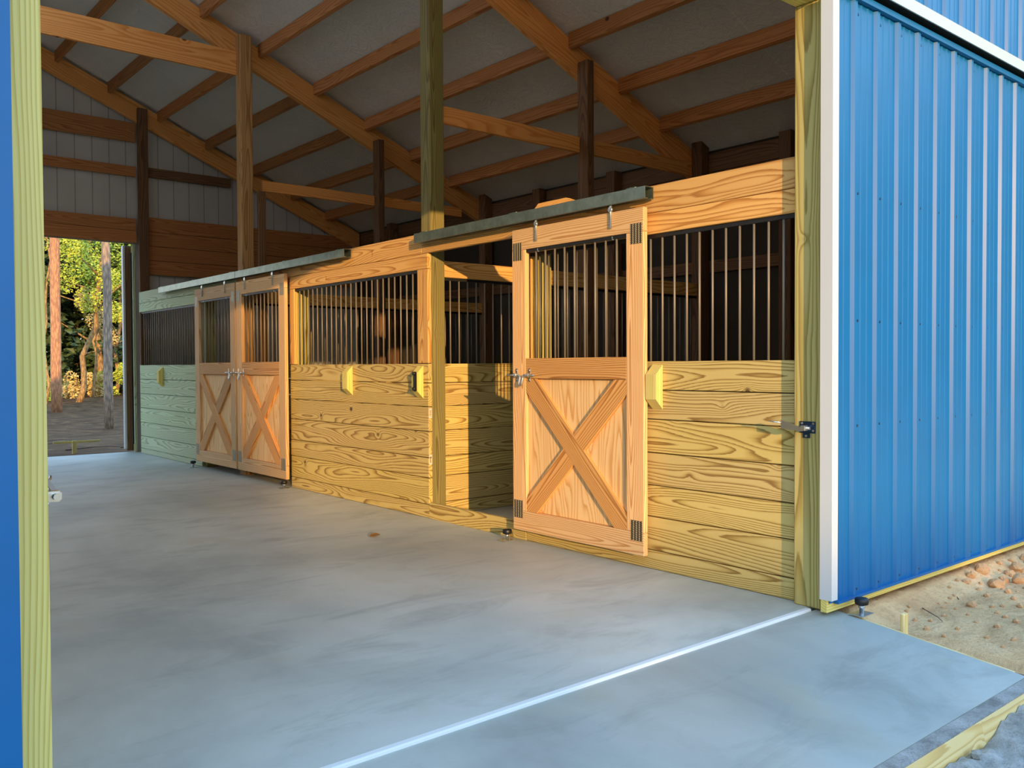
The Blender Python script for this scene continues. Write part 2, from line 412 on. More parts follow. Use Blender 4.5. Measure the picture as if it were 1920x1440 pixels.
GABLE_FILL = [(-3.40, 3.52), (-1.0, 3.52), (-1.0, rb(-1.0) + .335), (XRIDGE, rb(XRIDGE) + .335), (-3.40, rb(-3.40) + .335)]
wf = build('wall_front', bm, M_BLUE); solid(wf); tag(wf, 'blue ribbed steel front wall above and behind the sliding doors', 'wall', kind='structure')
wr = box('wall_right', (XR, -0.19, -0.05), (XR + .03, YB, rb(XR) + .33), M_DIMWALL); tag(wr, 'outer wall with liner darkened to stand for shade behind the stalls', 'wall', kind='structure')
wl = box('wall_left', (XL - .03, -0.19, -0.05), (XL, YB, rb(XL) + .33), M_LINER); tag(wl, 'outer wall with pale liner across the barn', 'wall', kind='structure')
bm = newbm()
def wall_poly(pts, y0, y1): add_prism(bm, pts, 1, y0, y1)
wall_poly([(0.0, 0.0), (XR, 0.0), (XR, rb(XR) + .335), (0.0, rb(0) + .335)], YB, YB + .02)
wall_poly([(-3.66, 3.05), (0.0, 3.05), (0.0, rb(0) + .335), (XRIDGE, rb(XRIDGE) + .335), (-3.66, rb(-3.66) + .335)], YB, YB + .02)
wall_poly([(XL, 0.0), (-3.66, 0.0), (-3.66, rb(-3.66) + .335), (XL, rb(XL) + .335)], YB, YB + .02)
wb = build('wall_back', bm, M_ENDWALL); tag(wb, 'pale ribbed end wall around the far opening', 'wall', kind='structure')
bm = newbm()
ZT = .335
def slope(x0, x1, y0, y1, th=.05):
    add_prism(bm, [(x0, rb(x0) + ZT), (x1, rb(x1) + ZT), (x1, rb(x1) + ZT + th), (x0, rb(x0) + ZT + th)], 1, y0, y1)
slope(XRIDGE, XR + .35, -.30, YB + .3)
ROOF_FILL = [(-6.2, -2.2, 3.85, 6.95)]
slope(-2.2, XRIDGE, -.30, YB + .3); slope(XL - .35, -6.2, -.30, YB + .3)
for a, b in ((-.30, 3.85), (6.95, YB + .3)): slope(-6.2, -2.2, a, b)
ce = build('ceiling', bm, M_LINER); tag(ce, 'sloping white insulation liner under the roof', 'ceiling', kind='structure')
for k, (x0, x1, y0, y1) in enumerate(ROOF_FILL):               # milky panel added out of view to brighten the rafters
    bm = newbm(); slope(x0, x1, y0, y1, .004); o = build('fill_panel_%d' % (k + 1), bm, M_MILKY); tag(o, 'unseen milky fill panel added in the opposite roof slope', 'fill panel', kind='structure')
bm = newbm(); add_prism(bm, GABLE_FILL, 1, -.204, -.200); o = build('fill_panel_2', bm, M_MILKY); tag(o, 'unseen milky fill panel added in the front wall above the opening', 'gable light', kind='structure')  # added out of view, lights the rafters from the front
# aisle partition across from the stalls
bm = newbm()
zz = [0, .18, .36, .54, .72, .90, 1.08, 1.27]
for a, b in zip(zz, zz[1:]): add_plank(bm, (-3.68, 0.0, a + .002), (-3.642, 10.7, b - .002))
add_plank(bm, (-3.68, 0.0, 2.04), (-3.642, 10.7, 2.33))
wp = build('wall_aisle', bm, M_TREAT); tag(wp, 'board partition along the other side of the aisle', 'wall', kind='structure')

# ------------------------------------------------------------------ posts
def post(name, lo, hi, mat, label, group=None):
    o = plank(name, lo, hi, mat, None, 2, 0.006); return tag(o, label, 'post', group)
post('barn_post', (-.045, -.185, 0), (.095, -.03, 3.08), M_POST, 'green-tinged square post beside the white-edged sliding door')
post('barn_post', (-3.72, -.185, 0), (-3.58, -.04, 3.08), M_FRAME, 'pale yellow post beside the blue door edge without white trim')
post('barn_post', (.04, 3.36, 0), (.18, 3.50, rb(.1) + .2), M_SHADEPOST, 'tall square post standing at the open stall doorway')
post('barn_post', (.04, 7.10, 0), (.18, 7.238, 5.03), M_WARMPOST, 'knotty square post rising behind the pair of closed stall doors')
post('barn_post', (.02, 10.68, 0), (.16, 10.735, 5.0), M_DARKPOST, 'dark brown post at the corner of the far opening')
post('barn_post', (1.85, 3.36, 0), (1.94, 3.498, 4.14), M_DARKPOST, 'slender post in the stall partition behind the open doorway')
post('barn_post', (1.85, 7.10, 0), (1.94, 7.235, 4.13), M_DARKPOST, 'slender post in the stall partition behind the pair of closed doors')
post('barn_post', (.24, 7.10, 0), (.33, 7.14, 3.28), M_DARKPOST, 'black-looking stud close behind the knotty square post')
ow = [(-.02, 'beside the front wall'), (1.15, 'first from the front wall'), (2.27, 'second from the front wall'), (3.345, 'under the first rafter'), (4.62, 'first beyond the first rafter'), (5.95, 'second beyond the first rafter'), (7.08, 'under the second rafter'), (8.3, 'first beyond the second rafter'), (9.5, 'second beyond the second rafter')]
for y, w in ow:
    post('wall_stud_post', (3.55, y, 0), (3.685, y + .135, rb(3.62) + .27 if y not in (3.345, 7.08) else 3.66), M_DARKPOST, 'dark post on the outer stall wall, ' + w, 'posts along the outer stall wall')

# opening headers
o = plank('opening_header', (-3.72, -.185, 3.082), (.095, -.03, 3.37), M_FRAME, None, 0); tag(o, 'yellow timber header across the top of the barn opening', 'header beam')
t = thing('far_opening_header', 'two brown boards across the top of the far opening', 'header beam', (-1.8, 10.80, 3.06))
plank('board', (-3.7, 10.80, 3.06), (.019, 10.84, 3.235), M_PURLIN, t); plank('board', (-3.7, 10.80, 3.238), (.019, 10.84, 3.41), M_PURLIN, t)

# ------------------------------------------------------------------ rafters, ties, purlins
def rafter(y0, y1, label):
    t = thing('roof_rafter', label, 'rafter', (1.0, y0, rb(1.0)), 'sloping roof rafters')
    ym = (y0 + y1) / 2
    for a, b in ((y0, ym - .001), (ym + .001, y1)):
        bm = newbm()
        def sh(v): v.co.z = v.co.z + rb(v.co.x)
        add_plank(bm, (XRIDGE, a, 0), (3.70, b, .29), 0, 0.003, sh)
        build('plank', bm, M_RAFT, t)
    return t
rafter(-.03, .045, 'doubled roof rafter over the barn opening')
rafter(3.502, 3.578, 'doubled roof rafter passing over the open stall doorway')
rafter(7.240, 7.316, 'doubled roof rafter passing over the closed pair of stall doors')
rafter(10.742, 10.795, 'doubled roof rafter lying against the end wall')

def tie(lo, hi, label, mat=M_RAFT):
    tag(plank('tie_timber', lo, hi, mat, None, 0), label, 'tie timber')
tie((-3.70, 7.198, 4.585), (.038, 7.238, 4.855), 'wide tie timber crossing high above the aisle to the knotty post')
tie((.335, 7.198, 3.30), (1.848, 7.236, 3.425), 'narrow tie from the knotty post toward the slender brown post')
tie((1.945, 7.198, 3.30), (3.24, 7.236, 3.425), 'narrow tie from the slender brown post to the outer wall')
tie((.185, 3.500 - .038, 3.28), (1.848, 3.500, 3.425), 'tie timber from the tall doorway post to the slender post')
tie((1.945, 3.500 - .038, 3.28), (3.54, 3.500, 3.425), 'tie timber from the slender post to the outer wall')

PX = [3.05, 2.42, 1.735, 1.022, .314, -.37, -1.05, -1.68]
ORD = ['first', 'second', 'third', 'fourth', 'fifth', 'sixth', 'seventh', 'eighth']
for (y0, y1, bay) in ((.048, 3.499, 'bay over the barn opening'), (3.581, 7.237, 'middle bay of the roof'), (7.319, 10.739, 'bay against the end wall')):
    for i, x in enumerate(PX):
        bm = newbm()
        def sh(v, x=x): v.co.z += rb(x) - (v.co.x - x) * RS
        add_plank(bm, (x, y0, .185), (x + .04, y1, .325), 1, .002, sh)
        o = build('roof_purlin', bm, M_PURLIN); tag(o, 'brown roof purlin, %s up from the eave in the %s' % (ORD[i], bay), 'purlin', 'roof purlins')

# end wall girts and outer wall plates
def girt(lo, hi, label, mat=M_PURLIN): tag(plank('wall_girt', lo, hi, mat, None), label, 'girt', 'girts on the walls')
girt((-3.66, 10.80, 4.52), (.019, 10.84, 4.80), 'wide brown girt high on the end wall')
girt((-3.66, 10.80, 4.02), (.019, 10.84, 4.165), 'narrow brown girt between the wide girt and the far opening header')
girt((.165, 10.80, 4.04), (1.45, 10.84, 4.18), 'dark girt on the end wall above the stall', M_DARKPOST)
for i, (a, b) in enumerate(((3.24, 3.45), (3.03, 3.235), (2.82, 3.025), (2.61, 2.815))):
    girt((.165, 10.80, a), (3.54, 10.84, b), 'brown board on the end wall beside the far opening, %s from the top' % ORD[i])
girt((3.69, -.1, 3.32), (3.725, 10.7, 3.52), 'upper brown plate board along the eave of the outer wall', M_DARKPOST)
girt((3.69, -.1, 3.11), (3.725, 10.7, 3.315), 'lower brown plate board along the eave of the outer wall', M_DARKPOST)
girt((3.69, -.1, 2.24), (3.725, 10.7, 2.37), 'brown girt along the outer wall behind the stall bars', M_DARKPOST)
for i, z in enumerate((.0, .24, .48, .72, .96)):
    girt((3.69, -.1, z + .002), (3.725, 10.7, z + .235), 'kick board low on the outer wall inside the stalls, %s from the floor' % ORD[i], M_TREAT)

# ------------------------------------------------------------------ stall fronts
SEAM = {0: [0, .117, .322, .515, .713, .917, 1.095, 1.272], 1: [0, .111, .330, .495, .710, .913, 1.107, 1.268], 2: [0, .075, .254, .454, .660, .865, 1.073, 1.278]}
def stop_block(t, y0, y1, z0=1.0, z1=1.23, d=.062):
    bm = newbm(); add_prism(bm, [(0.0, z0 - .02), (-d, z0 + d * .65), (-d, z1 - d * .65 + .0), (0.0, z1 + .02)], 1, y0, y1, 2)
    b = build('stop_block', bm, M_FRAME, t); b['label'] = 'pale wedge-ended wooden stop block'
    return b
def bars_along(t, axis, a, b, fixed, z0, z1, r=.0068, n=8):
    k = max(1, round((b - a) / .0915)); st = (b - a) / k
    proto = None
    for i in range(1, k):
        p = a + st * i
        if proto is None:
            bm = newbm(); c = (fixed, p) if axis == 1 else (p, fixed)
            add_tube(bm, [(c[0], c[1], z0), (c[0], c[1], z1)], r, n); proto = build('bar', bm, M_BAR, t); p0 = p
        else:
            o = proto.copy(); C.objects.link(o); o.parent = t
            d = Vector((0, p - p0, 0)) if axis == 1 else Vector((p - p0, 0, 0)); o.location = proto.location + d
    # thin dark rails the bars are set in
    lo, hi = ((fixed - .009, a, z1), (fixed + .009, b, z1 + .022)) if axis == 1 else ((a, fixed - .009, z1), (b, fixed + .009, z1 + .022))
    o = box('bar_rail', lo, hi, M_BLACKRAIL, t)
def stall_front(idx, y0, y1, w0, w1, hy0, hy1, ly0, ly1, label):
    t = thing('horse_stall', label, 'stall front', (0.02, (y0 + y1) / 2, 0), 'stall fronts along the aisle')
    sm = SEAM[idx]
    for a, b in zip(sm, sm[1:]): plank('board', (R.uniform(0, .003), y0, a + .003), (.038, y1, b - .003), M_MINT if idx == 2 else M_TREAT, t, 1)
    HM = M_MINT if idx == 2 else M_HDR
    plank('header_board', (0, hy0, 2.168), (.038, hy1, 2.33), HM, t, 1)
    plank('header_board', (0, ly0, 2.04), (.038, ly1, 2.165), HM, t, 1)
    bars_along(t, 1, w0, w1, .019, sm[-1] - .02, 2.015)
    return t
sf1 = stall_front(0, -.035, 2.14, -.02, 2.10, -.035, 3.43, -.035, 2.14, 'stall front of knotty boards and grey bars beside the barn opening')
sf2 = stall_front(1, 3.352, 5.84, 3.50, 5.74, 3.432, 7.17, 3.352, 5.84, 'barred stall front between the open doorway and the closed pair of doors')
sf3 = stall_front(2, 8.30, 10.675, 8.34, 10.60, 7.172, 10.675, 8.30, 10.675, 'shaded stall front next to the far opening')
plank('upright', (0, 2.10, 1.274), (.038, 2.14, 2.038), M_HDR, sf1, 2)
plank('upright', (0, 3.352, 1.27), (.038, 3.50, 2.038), M_HDR, sf2, 2)
plank('upright', (0, 5.742, 1.27), (.038, 5.84, 2.038), M_HDR, sf2, 2)
plank('jamb_post', (.04, 5.742, .0), (.18, 5.88, 2.33), M_POST, sf2, 2)
plank('jamb_post', (.04, 8.24, .0), (.18, 8.34, 2.33), M_POST, sf3, 2)
plank('jamb_post', (.04, 2.06, .0), (.18, 2.14, 2.33), M_POST, sf1, 2)
plank('sill_board', (0, 2.143, .0), (.038, 3.349, .128), M_TREAT, sf1, 1)
stop_block(sf1, .885, .965); stop_block(sf2, 4.57, 4.655); stop_block(sf3, 9.68, 9.76)
b = stop_block(sf2, 3.42, 3.50)
bm = newbm()                                            # black keeper on that block, two white strike plates on the board ends
add_box(bm, (-.078, 3.425, 1.04), (-.062, 3.455, 1.20), .003); add_tube(bm, [(-.09, 3.44, 1.185), (-.07, 3.44, 1.185)], .016, 12); add_tube(bm, [(-.09, 3.44, 1.06), (-.07, 3.44, 1.06)], .016, 12)
k = build('keeper', bm, M_BLACK, b); k['label'] = 'black latch keeper'
for z in (.86, .481):
    bm = newbm(); add_box(bm, (.004, 3.3495, z - .04), (.034, 3.352, z - .028)); add_box(bm, (.004, 3.3495, z + .028), (.034, 3.352, z + .04)); add_box(bm, (.004, 3.3495, z - .028), (.010, 3.352, z + .028)); add_box(bm, (.028, 3.3495, z - .028), (.034, 3.352, z + .028))
    k = build('strike_plate', bm, M_WHITE, sf2); k['label'] = 'small pale strike plate on the board ends'
# header splice block standing above the first track
bm = newbm(); add_prism(bm, [(2.05, 2.333), (2.0, 2.372), (1.72, 2.372), (1.62, 2.333)], 0, .002, .036, 1)
o = build('splice_block', bm, M_HDR, sf1); o['label'] = 'small sloped-end block on top of the header'

M_INK = plain('faded_brown_ink', (92, 58, 28), .8)
def stamp(t, y, z, n=7, s=.006, up=True):               # faint mill stamp, a short column of strokes
    bm = newbm(); q = random.Random(int(y * 1000))
    for i in range(n):
        a = y + q.uniform(-.006, .006); b = z + (i - n / 2) * s * 1.35
        add_box(bm, (-.0006, a - q.uniform(.004, .010), b - .0012), (.001, a + q.uniform(.004, .010), b + .0012))
        add_box(bm, (-.0006, a - .001, b - s * .5), (.001, a + .001, b + s * .5))
    o = build('mill_stamp', bm, M_INK, t); o['label'] = 'faded ink mill stamp'
stamp(sf2, 4.21, 2.25); stamp(sf2, 5.06, 2.10, 5)

def divider(y0, label):
    t = thing('stall_divider', label, 'stall divider', (1.8, y0, 0), 'dividers between the stalls')
    for xa, xb in ((.183, 1.847), (1.943, 3.547)):
        for a, b in zip(SEAM[1], SEAM[1][1:]): plank('board', (xa, y0, a + .003), (xb, y0 + .038, b - .003), M_TREAT, t, 0)
        plank('header_board', (xa, y0, 1.985), (xb, y0 + .038, 2.12), M_HDR, t, 0)
        bars_along(t, 0, xa, xb, y0 + .019, 1.25, 1.96)
    return t
divider(3.40, 'board and bar divider seen through the open stall doorway')
divider(7.145, 'board and bar divider behind the closed pair of doors')

# ------------------------------------------------------------------ stall doors
def door(y0, y1, latch_at, label, hooks=(.265, .965), reach=.155):
    """one sliding door; y0 is the end nearer the barn opening"""
    t = thing('stall_gate', label, 'stall door', (-.05, (y0 + y1) / 2, .075), 'sliding stall doors with X braces')
    a, b = -.07, -.032; w = .140
    plank('top_rail', (a, y0, 2.055), (b, y1, 2.20), M_PINE, t, 1)
    plank('bottom_rail', (a, y0, .085), (b, y1, .225), M_PINE, t, 1)
    plank('stile', (a, y0, .2265), (b, y0 + w, 2.0535), M_PINE, t, 2); plank('stile', (a, y1 - w, .2265), (b, y1, 2.0535), M_PINE, t, 2)
    plank('mid_rail', (a + .001, y0 + w + .001, 1.157), (b, y1 - w - .001, 1.297), M_BRACE, t, 1)
    i0, i1, z0, z1 = y0 + w + .001, y1 - w - .001, .2265, 1.1555
    plank('panel', (b - .012, i0, z0), (b, i1, z1), M_PLY, t, 2)
    # X brace: one whole diagonal, the other in two halves
    def diag(pa, pb, cut, full):
        bm = newbm(); hw = .068; pa, pb = Vector((0, *pa)), Vector((0, *pb)); d = (pb - pa); u = d.normalized(); n_ = Vector((0, -u.z, u.y))
        # clip the board by the opening's rectangle
        poly = [pa - u * .3 - n_ * hw, pb + u * .3 - n_ * hw, pb + u * .3 + n_ * hw, pa - u * .3 + n_ * hw]
        poly = [(p.y, p.z) for p in poly]
        def clip(poly, f):
            out = []
            for i in range(len(poly)):
                p, q = poly[i], poly[(i + 1) % len(poly)]; fp, fq = f(p), f(q)
                if fp >= 0: out.append(p)
                if fp * fq < 0:
                    s = fp / (fp - fq); out.append((p[0] + (q[0] - p[0]) * s, p[1] + (q[1] - p[1]) * s))
            return out
        for f in (lambda p: p[0] - i0, lambda p: i1 - p[0], lambda p: p[1] - z0, lambda p: z1 - p[1]): poly = clip(poly, f)
        if cut: poly = clip(poly, cut)
        tb = bmesh.new(); g = setup_gc(tb)
        A = [tb.verts.new((a + .002, *p)) for p in poly]; B = [tb.verts.new((b - .012, *p)) for p in poly]
        tb.faces.new(A); tb.faces.new(B[::-1])
        for i in range(len(poly)): j = (i + 1) % len(poly); tb.faces.new((A[i], B[i], B[j], A[j]))
        bmesh.ops.recalc_face_normals(tb, faces=tb.faces); off = R.uniform(0, 60)
        for v in tb.verts:
            e = v.co - Vector((v.co.x, pa.y, pa.z)); v[g] = Vector((e.dot(u) + off, e.dot(n_) + .05, v.co.x + .05))
        merge(bm, tb); build('brace', bm, M_BRACE, t)
        return u, n_, hw
    u, n_, hw = diag((i1 - .03, z1 - .02), (i0 + .03, z0 + .02), None, True)
    c = Vector((0, (i0 + i1) / 2, (z0 + z1) / 2))
    for s in (1, -1):
        diag((i1 - .03, z0 + .02), (i0 + .03, z1 - .02), lambda p, s=s: s * (Vector((0, *p)) - c).dot(n_) - hw - .001, False)
    # window bars
    k = 10; st = (i1 - i0) / k; pr = None
    for i in range(1, k):
        if pr is None:
            bm = newbm(); add_tube(bm, [(-.051, i0 + st, 1.29), (-.051, i0 + st, 2.045)], .0068, 8); pr = build('bar', bm, M_BAR, t)
        else:
            o = pr.copy(); C.objects.link(o); o.parent = t; o.location = pr.location + Vector((0, st * (i - 1), 0))
    box('bar_rail', (-.060, i0, 2.034), (-.042, i1, 2.0545), M_BLACKRAIL, t)
    # toothed plates at the four corners
    for yy in (y0 + .058, y1 - .058):
        for zc in (2.045, .235):
            bm = newbm(); add_box(bm, (a - .0015, yy - .047, zc - .062), (a + .001, yy + .047, zc + .062)); o = build('nail_plate', bm, M_PLATE, t)
    # hangers up to the track
    for h in hooks:
        yy = y0 + h; bm = newbm(); add_tube(bm, [(-.0755, yy, 2.10), (-.0755, yy, 2.225), (-.066, yy, 2.262)], .0095, 8)
        add_tube(bm, [(-.083, yy, 2.216), (-.068, yy, 2.216)], .018, 6)
        h_ = build('hanger_bolt', bm, M_ZINC, t)
        bm = newbm(); add_tube(bm, [(-.051, yy, 2.054), (-.051, yy, 2.028)], .011, 6); build('hanger_nut', bm, M_ZINC, t)
    # gravity latch rod with its U handle and two brackets
    s = -1 if latch_at == 'far' else 1; ye = y1 if s < 0 else y0; z = 1.180
    yc = ye + s * .115; bm = newbm()
    P = lambda dy, dz, dx=-.018: (a + dx, yc + s * dy, z + dz)
    add_tube(bm, [P(-reach, 0), P(-.03, 0), P(-.018, -.006), P(-.015, -.02), P(-.015, -.055, -.028), P(-.006, -.072, -.03), P(.006, -.072, -.03), P(.015, -.055, -.028), P(.015, -.02), P(.018, -.006), P(.03, 0), P(.135, 0)], .0075, 8)
    lt = build('latch', bm, M_ZINC, t); lt['label'] = 'zinc latch rod with hanging handle'
    for dy in (-.068, .068):
        bm = newbm(); yy = yc + s * dy; add_box(bm, (a - .003, yy - .010, z - .045), (a + .0005, yy + .010, z + .045), .001)
        add_tube(bm, [(a - .018, yy - .012, z), (a - .018, yy + .012, z)], .013, 10)
        for dz in (-.033, .033): add_tube(bm, [(a - .007, yy, z + dz), (a, yy, z + dz)], .006, 6)
        build('latch_bracket', bm, M_ZINC, lt)
    return t
door(.975, 2.200, 'far', 'wide sunlit stall door slid open beside the barn opening')
door(5.815, 7.035, 'far', 'sunlit closed stall door below the track end, of the touching pair', reach=.110)
door(7.075, 8.310, 'near', 'shadier closed stall door of the touching pair, toward the far opening', reach=.110)

def track(y0, y1, label):
    t = thing('door_track', label, 'door track', (-.05, (y0 + y1) / 2, 2.245), 'steel tracks over the stall doors')
    bm = newbm(); x0, x1, z0, z1, th = -.088, -.012, 2.245, 2.318, .003
    add_box(bm, (x0, y0, z0), (x0 + th, y1, z1)); add_box(bm, (x1 - th, y0, z0), (x1, y1, z1)); add_box(bm, (x0 + th, y0, z1 - th), (x1 - th, y1, z1))
    add_box(bm, (x0 + th, y0, z0), (x0 + .026, y1, z0 + th)); add_box(bm, (x1 - .026, y0, z0), (x1 - th, y1, z0 + th))
    build('rail', bm, M_GALV, t)
    n = 3
    for i in range(n):
        yy = y0 + .12 + (y1 - y0 - .24) * i / (n - 1)
        bm = newbm(); add_box(bm, (-.09, yy - .03, z1 + .0005), (.0, yy + .03, z1 + .004)); add_tube(bm, [(-.06, yy - .018, z1 + .003), (-.06, yy - .018, z1 + .012)], .008, 8); add_tube(bm, [(-.06, yy + .018, z1 + .003), (-.06, yy + .018, z1 + .012)], .008, 8)
        build('bracket', bm, M_GALV, t)
    bm = newbm(); add_box(bm, (-.012, y0 + .05, z0 + .02), (-.001, y1 - .05, z1 - .005)); build('mounting_strip', bm, M_GALV, t)
    return t
track(.945, 3.415, 'grey steel track over the slid-open stall door')
track(4.555, 7.015, 'grey steel track over the sunlit closed door')
track(7.025, 9.58, 'grey steel track over the shadier closed door, toward the far opening')

def roller(x, y, z, label, plate=True):
    t = thing('door_guide_roller', label, 'guide roller', (x, y, z), 'floor rollers that guide the doors')
    box('base_plate', (x - .06, y - .04, z + .0005), (x + .05, y + .04, z + .005), M_ZINC, t, .001)
    bm = newbm(); add_lathe(bm, (x, y, z), [(.011, .005), (.011, .03), (.016, .032), (.016, .045)]); build('spindle', bm, M_ZINC, t)
    bm = newbm(); add_lathe(bm, (x, y, z), [(.020, .046), (.032, .050), (.034, .060), (.034, .074), (.030, .080), (.012, .082)]); build('wheel', bm, M_BLACK, t)
roller(-.10, 2.235, 0, 'black guide roller on the floor at the open door corner')
roller(-.10, 5.80, 0, 'black guide roller on the floor at the sunlit closed door')
roller(-.10, 8.34, 0, 'black guide roller on the floor at the shadier closed door')
roller(.085, -.335, -.012, 'black guide roller under the blue sliding door')

# ------------------------------------------------------------------ exterior sliding doors
def slide_door(x0, x1, white_edge, label):
    t = thing('sliding_gate', label, 'barn door', ((x0 + x1) / 2, -.235, .005), 'blue sliding barn doors')
    for z0, z1, n in ((.005, .095, 'bottom_rail'), (1.50, 1.59, 'mid_rail'), (2.98, 3.07, 'top_rail')):
        plank(n, (x0, -.250, z0), (x1, -.212, z1), M_FRAME, t, 0)
    for xa in (x0, x1 - .09):
        plank('stile', (xa, -.2495, .097), (xa + .09, -.2125, 1.498), M_FRAME, t, 2); plank('stile', (xa, -.2495, 1.592), (xa + .09, -.2125, 2.978), M_FRAME, t, 2)
    bm = newbm(); st = .132 if white_edge else x1 - .14
    metal_sheet(bm, x0 + .012, x1 - .004, -.2545, .052, 3.085, st); o = build('metal_skin', bm, M_BLUE, t); solid(o)
    bm = newbm(); metal_dots = metal_profile(x0 + .02, x1 - .02, st)
    xs = sorted({round(st + k * .2286, 4) for k in range(-20, 20) if x0 + .03 < st + k * .2286 < x1 - .03})
    for x in xs:
        for z in (.085, .93, 1.47, 2.12, 3.03):
            bm = newbm(); add_tube(bm, [(x + .045, -.2545, z), (x + .045, -.2600, z)], .0065, 6); build('screw', bm, M_DARKZINC, t)
    em = M_WHITE if white_edge else M_BLUE
    for xe, s in ((x0, 1), (x1, -1)):
        bm = newbm(); q = .004 * s
        lo = lambda p, q_: (min(p[0], q_[0]), p[1], p[2]); hi = lambda p, q_: (max(p[0], q_[0]), q_[1], q_[2])
        def bx2(p, q_): add_box(bm, lo(p, q_), hi(p, q_))
        bx2((xe - q, -.276, .070), (xe, -.210, 3.085)); bx2((xe, -.276, .070), (xe + s * .052, -.2735, 3.085)); 
        build('edge_trim', bm, em, t)
    box('base_trim', (x0 + .056, -.278, .046), (x1 - .056, -.2525, .060), M_BLUE, t)
    box('top_girt', (x0 + .02, -.285, 3.088), (x1, -.215, 3.118), M_BLUE, t)
    return t
slide_door(-.094, 3.60, True, 'blue ribbed sliding barn door with white edge trim, slid open over sand')
slide_door(-7.30, -3.668, False, 'blue sliding barn door with blue edge beside the pale yellow post')
t = thing('door_track_cover', 'white steel cover over the sliding door track', 'track cover', (2.0, -.28, 3.13))
bm = newbm(); add_prism(bm, [(-.206, 3.215), (-.206, 3.225), (-.325, 3.202), (-.325, 3.136), (-.318, 3.136), (-.318, 3.196)], 0, .10, 3.9); build('cover', bm, M_COVER, t)
box('rail', (.10, -.30, 3.150), (3.9, -.225, 3.185), M_BLACKRAIL, t)

def gate_latch(x, s, label):
    t = thing('door_latch', label, 'latch', (x, -.12, .92), 'latches on the opening posts')
    d = -s
    X = lambda v: x + d * v
    def bxx(bm, v0, v1, y0, y1, z0, z1, bev=0.0): add_box(bm, (min(X(v0), X(v1)), y0, z0), (max(X(v0), X(v1)), y1, z1), bev)
    bm = newbm(); bxx(bm, -.002, .004, -.155, -.065, .895, .955, .001); bxx(bm, .0005, .004, -.125, -.085, .870, .897)
    build('plate', bm, M_DARKZINC, t)
    for y, z in ((-.145, .945), (-.080, .945), (-.105, .880), (-.145, .908), (-.075, .908)):
        bm = newbm(); add_tube(bm, [(X(.003), y, z), (X(.008), y, z)], .006, 8); build('screw', bm, M_ZINC, t)
    bm = newbm(); bxx(bm, .004, .045, -.122, -.090, .908, .935, .004); add_tube(bm, [(X(.028), -.14, .922), (X(.028), -.07, .922)], .008, 8); build('pivot', bm, M_ZINC, t)
    bm = newbm()
    add_prism(bm, [(-.100, .925), (.02, .958), (.02, .915), (-.100, .905)], 0, min(X(.030), X(.042)), max(X(.030), X(.042)), 1)
    add_tube(bm, [(X(.036), .015, .945), (X(.055), .05, .948), (X(.06), .07, .952)], .004, 6)
    build('arm', bm, M_ZINC, t)
gate_latch(-.045, 1, 'zinc latch arm on a dark plate on the green-tinged post')
gate_latch(-3.58, -1, 'zinc latch on the aisle face of the pale yellow post')

# far sliding door and jamb
t = thing('sliding_gate', 'sliding door standing open beside the far opening', 'barn door', (1.6, 11.03, .0), 'blue sliding barn doors')
plank('stile', (-.105, 10.955, .02), (-.02, 10.995, 3.02), M_DARKPOST, t, 2); plank('bottom_rail', (-.018, 10.955, .02), (3.4, 10.995, .11), M_FRAME, t, 0); plank('top_rail', (-.018, 10.955, 2.93), (3.4, 10.995, 3.02), M_FRAME, t, 0)
box('edge_trim', (-.135, 10.95, .05), (-.107, 11.02, 3.02), M_WHITE, t)
bm = newbm(); metal_sheet(bm, -.12, 3.4, 11.0, .06, 3.03, 0, 1); o = build('metal_skin', bm, M_BLUE, t); solid(o)
o = plank('jamb_board', (-.03, 10.845, 0.0), (.010, 10.878, 3.05), M_MINT, None, 2); tag(o, 'greenish jamb board at the side of the far opening', 'jamb board')

# ------------------------------------------------------------------ small things on the floor and apron
bm = newbm(); 
for i in range(12):
    pass
lf = [(0, 0), (.03, .02), (.07, .022), (.10, .004), (.07, -.018), (.03, -.02)]
tb = bmesh.new(); setup_gc(tb); A = []; c0 = Vector((-.80, 2.96, .006))
for i, (x, y) in enumerate(lf):
    A.append(tb.verts.new(c0 + Vector((x, y * 1.1, .004 + .016 * abs(y) / .02))))
m0 = tb.verts.new(c0 + Vector((.0 + .05, 0, .0))); 
for i in range(len(A)): tb.faces.new((A[i], A[(i + 1) % len(A)], m0))
merge(bm, tb); o = build('dry_leaf', bm, M_DRY); solid(o, .0015); tag(o, 'curled dry brown leaf lying on the concrete aisle floor', 'leaf')

# form boards round the apron, stakes
o = plank('form_board', (-3.9, -1.215, -.215), (-.045, -1.175, -.078), M_FORM, None, 0); tag(o, 'yellow form board along the outer edge of the apron', 'form board')
bm = newbm(); add_prism(bm, [(-3.9, -1.215), (-.06, -1.215), (-.06, -1.157), (-3.9, -1.157)], 2, -.0765, -.070)
for v in bm.verts: v.co.z -= .002
o = build('dried_slurry', bm, M_RUBBLE); tag(o, 'thin grey slurry dried on top of the form board', 'slurry', kind='stuff')
bm = newbm(); add_plank(bm, (.0, -1.10, 0), (.022, -.27, .05), 1, .002)
for v in bm.verts:
    v.co.x += .064 + (v.co.y + .15) * .14; v.co.z += -.062 + (v.co.y + .15) * .0617
o = build('form_board', bm, M_FORM); tag(o, 'thin form strip between the apron and the sand', 'form board')
o = plank('wooden_stake', (.12, -.535, -.14), (.165, -.515, .02), M_FORM, None, 2); tag(o, 'short wooden stake beside the apron and the sand', 'stake')
t = thing('batter_stake', 'stake with a crosspiece in the dirt outside the far opening', 'stake', (-.58, 12.0, -.05))
